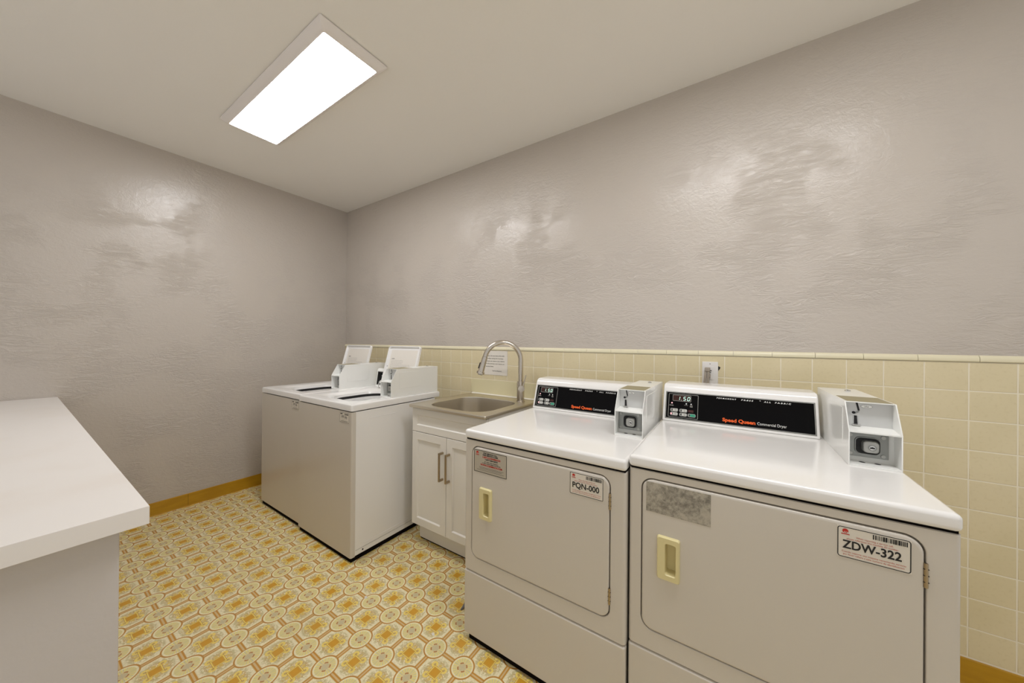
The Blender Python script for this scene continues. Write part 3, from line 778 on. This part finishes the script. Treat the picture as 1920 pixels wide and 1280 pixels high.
# sink
SX0, SX1, SY0, SY1, SZ = 1.750, 2.352, -0.600, -0.016, 0.864
t = thing('sink', 'square stainless steel sink bowl set on the white cabinet', 'sink', ((SX0+SX1)/2, (SY0+SY1)/2, SZ))
b = MB(); W, Hh = SX1-SX0, SY1-SY0
A = lambda w, h, r, z, cx=0, cy=0: [(cx+p[0], cy+p[1], z) for p in rrect(w, h, r, 10)]
bx, by = 0.003, -0.027; bw, bh = 0.450, 0.425
b.loft([A(W-0.012, Hh-0.012, 0.006, -0.017), A(W-0.002, Hh-0.002, 0.008, -0.016), A(W, Hh, 0.008, -0.010), A(W, Hh, 0.008, -0.003), A(W-0.004, Hh-0.004, 0.008, 0), A(W-0.018, Hh-0.018, 0.008, 0.0005), A(W-0.026, Hh-0.026, 0.008, -0.0015),
        A(bw+0.012, bh+0.012, 0.125, -0.0015, bx, by), A(bw+0.004, bh+0.004, 0.122, -0.003, bx, by)], 'brushed steel deck')
b.build('deck', t, ang=50)
b = MB()
b.loft([A(bw+0.004, bh+0.004, 0.122, -0.003, bx, by), A(bw, bh, 0.12, -0.008, bx, by), A(bw-0.012, bh-0.012, 0.118, -0.20, bx, by), A(bw-0.03, bh-0.03, 0.11, -0.222, bx, by), A(bw-0.08, bh-0.08, 0.10, -0.230, bx, by), A(0.10, 0.10, 0.049, -0.236, bx, by)], 'brushed steel')
b.build('bowl', t, ang=60)
b = MB(); b.cyl((bx, by, -0.245), (bx, by, -0.235), 0.055, 'chrome', 28, 0.002); b.cyl((bx, by, -0.235), (bx, by, -0.2345), 0.03, 'black', 20)
b.build('drain', t)
# caulk bead behind the sink
b = MB(); b.xprism([(0.0, SZ-0.004), (-0.018, SZ-0.003), (-0.010, SZ+0.004), (0.0, SZ+0.008)], SX0+0.01, SX1, 'caulk', 0.001)
struct(b.build('trim_3'))
# splash board
b = MB(); b.box(1.748, 2.345, -0.004, -0.0004, SZ+0.006, 0.9700, 'splash board', 0.0006, 1)
tag(b.build('splash_board'), 'thin pale splash board on the tiles behind the sink', 'splash board')
# faucet
FX, FY = 2.262, -0.112
t = thing('faucet', 'brushed nickel gooseneck pull-down faucet at the back corner of the sink', 'faucet', (FX, FY, SZ))
b = MB()
b.cyl((0, 0, -0.001), (0, 0, 0.006), 0.0285, 'brushed nickel', 32, 0.002)
b.cyl((0, 0, 0.005), (0, 0, 0.132), 0.0245, 'brushed nickel', 32, 0.0025)
b.build('body', t)
dv = Vector((-0.80, -0.60, 0)).normalized(); RR = 0.118; zs = 0.268
path = [Vector((0, 0, 0.130)), Vector((0, 0, 0.2)), Vector((0, 0, zs))]
for k in range(1, 25):
    a = math.radians(168*k/24)
    path.append(dv*(RR-RR*math.cos(a))+Vector((0, 0, zs+RR*math.sin(a))))
b = MB(); b.tube(path, 0.0160, 'brushed nickel', 22); b.build('spout', t)
e = path[-1]; dn = (path[-1]-path[-2]).normalized()
b = MB()
b.tube([e-dn*0.002, e+dn*0.0015], 0.0150, 'black', 20)
b.tube([e+dn*0.001, e+dn*0.004, e+dn*0.075, e+dn*0.108, e+dn*0.111], [0.0165, 0.0175, 0.0195, 0.0205, 0.0195], 'brushed nickel', 24)
b.tube([e+dn*0.108, e+dn*0.120], [0.0175, 0.0165], 'chrome', 20); b.tube([e+dn*0.1195, e+dn*0.1225], 0.0145, 'black', 20)
b.tube([e+dn*0.100, e+dn*0.102, e+dn*0.114, e+dn*0.116], [0.022, 0.0265, 0.0265, 0.024], 'brushed nickel', 24)
head = b.build('spray_head', t)
b = MB(); q = e+dn*0.06+dv*0.019; b.tube([q-dn*0.02, q+dn*0.02], [0.005, 0.007], 'black', 10); b.build('spray_button', head)
hd = Vector((0.62, -0.78, 0)).normalized()
b = MB()
c0 = Vector((0, 0, 0.088)); b.cyl(c0+hd*0.015, c0+hd*0.044, 0.0215, 'brushed nickel', 28, 0.002)
lv = c0+hd*0.034; sd = Vector((0.66, 0.53, 0)).normalized()
b.tube([lv+sd*0.012+Vector((0, 0, 0.012)), lv+sd*0.030+Vector((0, 0, 0.088))], [0.0042, 0.0036], 'brushed nickel', 12)
b.build('handle', t)

# ------------------------------------------------------------------ paper note on the tile
b = MB(); t0 = -0.0011
NX0, NX1, NZ0, NZ1 = 1.872, 2.081, 1.010, 1.188
rows = []
for i in range(13):
    u = i/12; xx = NX0+(NX1-NX0)*u; yy = -0.0012-0.0006*(1+math.sin(5*u))
    rows.append((xx, yy))
for (xa, ya), (xb, yb) in zip(rows[:-1], rows[1:]):
    b.poly([(xa, ya, NZ0-0.003*xa*0), (xb, yb, NZ0), (xb, yb, NZ1), (xa, ya, NZ1)], 'white paper')
b.box(NX0+0.001, NX1-0.001, -0.0010, -0.0006, NZ0+0.001, NZ1-0.001, 'white paper')
M = FRONT(0, -0.0038, 0)
for k, (tx, w) in enumerate((('Please do not leave the sink', .165), ('on after using the laundry', .155), ('room or leave any items', .165), ('in the sink for any reason or', .165), ('at any time.', .07))):
    b.text(tx, NX0+0.018, NZ1-0.040-0.0195*k, 0.010, 'ink grey', M, 'LEFT', w=w, bold=0.01)
b.text('Thank You, Management', NX0+0.075, NZ1-0.150, 0.010, 'ink grey', M, 'LEFT', w=0.085, bold=0.015)
tag(b.build('paper_note', smooth=False), 'white typed paper note taped to the tiles behind the faucet', 'note')

# ------------------------------------------------------------------ wall outlet, plug and cords
t = thing('wall_outlet', 'white wall outlet plate on the tiles above the near dryer', 'outlet', (3.327, 0, 1.104))
b = MB(); b.box(-0.035, 0.035, -0.0065, 0.0, -0.0570, 0.0570, 'plate white', 0.0025, 3)
b.cyl((0, -0.0065, 0.046), (0, -0.0075, 0.046), 0.0030, 'ink light grey', 12)
b.build('cover_plate', t)
b = MB(); b.box(-0.0165, 0.0165, -0.0095, -0.0060, -0.033, 0.033, 'plate white', 0.001, 2)
b.box(-0.002, 0.007, -0.0105, -0.009, 0.010, 0.014, 'black'); b.box(-0.004, 0.005, -0.0105, -0.009, 0.001, 0.005, 'black')
b.build('receptacle', t)
b = MB(); b.poly([(0.0352, -0.0012, 0.036), (0.045, -0.0012, 0.030), (0.042, -0.0012, 0.022), (0.0352, -0.0012, 0.012)], 'black')
b.build('chipped_hole', t)
t = thing('power_plug', 'grey plug and twin cords hanging from the white wall outlet', 'plug', (3.318, -0.0106, 1.121))
b = MB(); b.box(-0.013, 0.010, -0.024, 0, -0.008, 0.012, 'plug grey', 0.003, 3)
b.build('plug_body', t)
for dx in (-0.009, 0.004):
    b = MB(); b.tube([(dx, -0.014, -0.004), (dx-0.001, -0.020, -0.03), (dx-0.004+dx*.2, -0.016, -0.075), (dx-0.004+dx*.3, -0.012, -0.14), (dx, -0.011, -0.30)], 0.0052, 'plug grey', 12)
    b.build('cord', t)
b = MB(); b.box(0.000, 0.012, -0.016, 0.002, -0.040, -0.020, 'plug grey', 0.003, 3); b.build('lower_plug', t)

# ------------------------------------------------------------------ counter on the left
t = thing('counter', 'white laminate counter top on a painted half wall at lower left', 'counter', (0, -1.800, 0))
b = MB()
b.box(0.003, 2.390, -1.20, -0.003, 0.8605, 0.8985, 'laminate', 0.0012, 2)
b.build('worktop', t)
b = MB(); b.box(0.013, 2.3205, -1.15, -0.036, 0.0, 0.8600, 'half wall paint', 0.002, 2)
b.build('half_wall', t)

# ------------------------------------------------------------------ bits on the floor
def crumb(x, y, s, seed, mat, label, group, name='paper_scrap'):
    rnd = random.Random(seed); b = MB()
    n = 7
    lo = [(s*(0.6+0.5*rnd.random())*math.cos(2*PI*k/n), s*(0.5+0.5*rnd.random())*math.sin(2*PI*k/n), 0.0) for k in range(n)]
    hi = [(p[0]*.7, p[1]*.7, s*0.35*rnd.uniform(0.7, 1.2)) for p in lo]
    b.loft([lo, hi], mat, True, True)
    o = b.build(name); o.location = (x, y, 0.0002)
    tag(o, label, 'scrap', group); return o
import_pts = [(1.935, -1.000, 0.011, 1, 'white paper', 'white scrap on the patterned floor in front of the near washer corner'),
              (2.360, -0.960, 0.009, 2, 'white paper', 'white scrap on the patterned floor left of the dryer toe panel')]
for x, y, s, sd_, mt, lb in import_pts: crumb(x, y, s, sd_, mt, lb, 'scraps on the floor')
b = MB(); b.tube([(0, 0, 0.003), (0.012, -0.012, 0.006), (0.018, -0.035, 0.006), (0.016, -0.055, 0.003)], [0.003, 0.008, 0.007, 0.002], 'lint grey', 10)
o = b.build('lint_tuft'); o.location = (2.355, -0.745, 0); tag(o, 'grey tuft of lint on the floor beside the dryer front corner', 'lint')

# ------------------------------------------------------------------ camera
f, yaw, pitch, roll, CX, CY, CZ = 625.19088, 2.15511509, 0.00218838, 0.00803689, 3.42137759, -1.97169431, 1.25191986
fw = Vector((math.cos(yaw)*math.cos(pitch), math.sin(yaw)*math.cos(pitch), math.sin(pitch)))
r0 = Vector((math.sin(yaw), -math.cos(yaw), 0)); u0 = r0.cross(fw)
r2 = r0*math.cos(roll)+u0*math.sin(roll); u2 = -r0*math.sin(roll)+u0*math.cos(roll)
cam = bpy.data.cameras.new('camera'); co = bpy.data.objects.new('camera', cam); COL.objects.link(co)
Mx = Matrix((( r2.x, u2.x, -fw.x, CX), (r2.y, u2.y, -fw.y, CY), (r2.z, u2.z, -fw.z, CZ), (0, 0, 0, 1)))
co.matrix_world = Mx
cam.sensor_width = 36.0; cam.sensor_fit = 'HORIZONTAL'; cam.lens = f/1920*36.0; cam.clip_start = 0.02
scn.camera = co

# ------------------------------------------------------------------ world / view
w = bpy.data.worlds.new('world'); scn.world = w; w.use_nodes = True
w.node_tree.nodes['Background'].inputs['Color'].default_value = (1.0, 0.99, 0.985, 1)
w.node_tree.nodes['Background'].inputs['Strength'].default_value = 0.62
vs_ = scn.view_settings; vs_.view_transform = 'Standard'; vs_.look = 'None'; vs_.gamma = 1.0; vs_.use_curve_mapping = False
vs_.exposure = 0.0
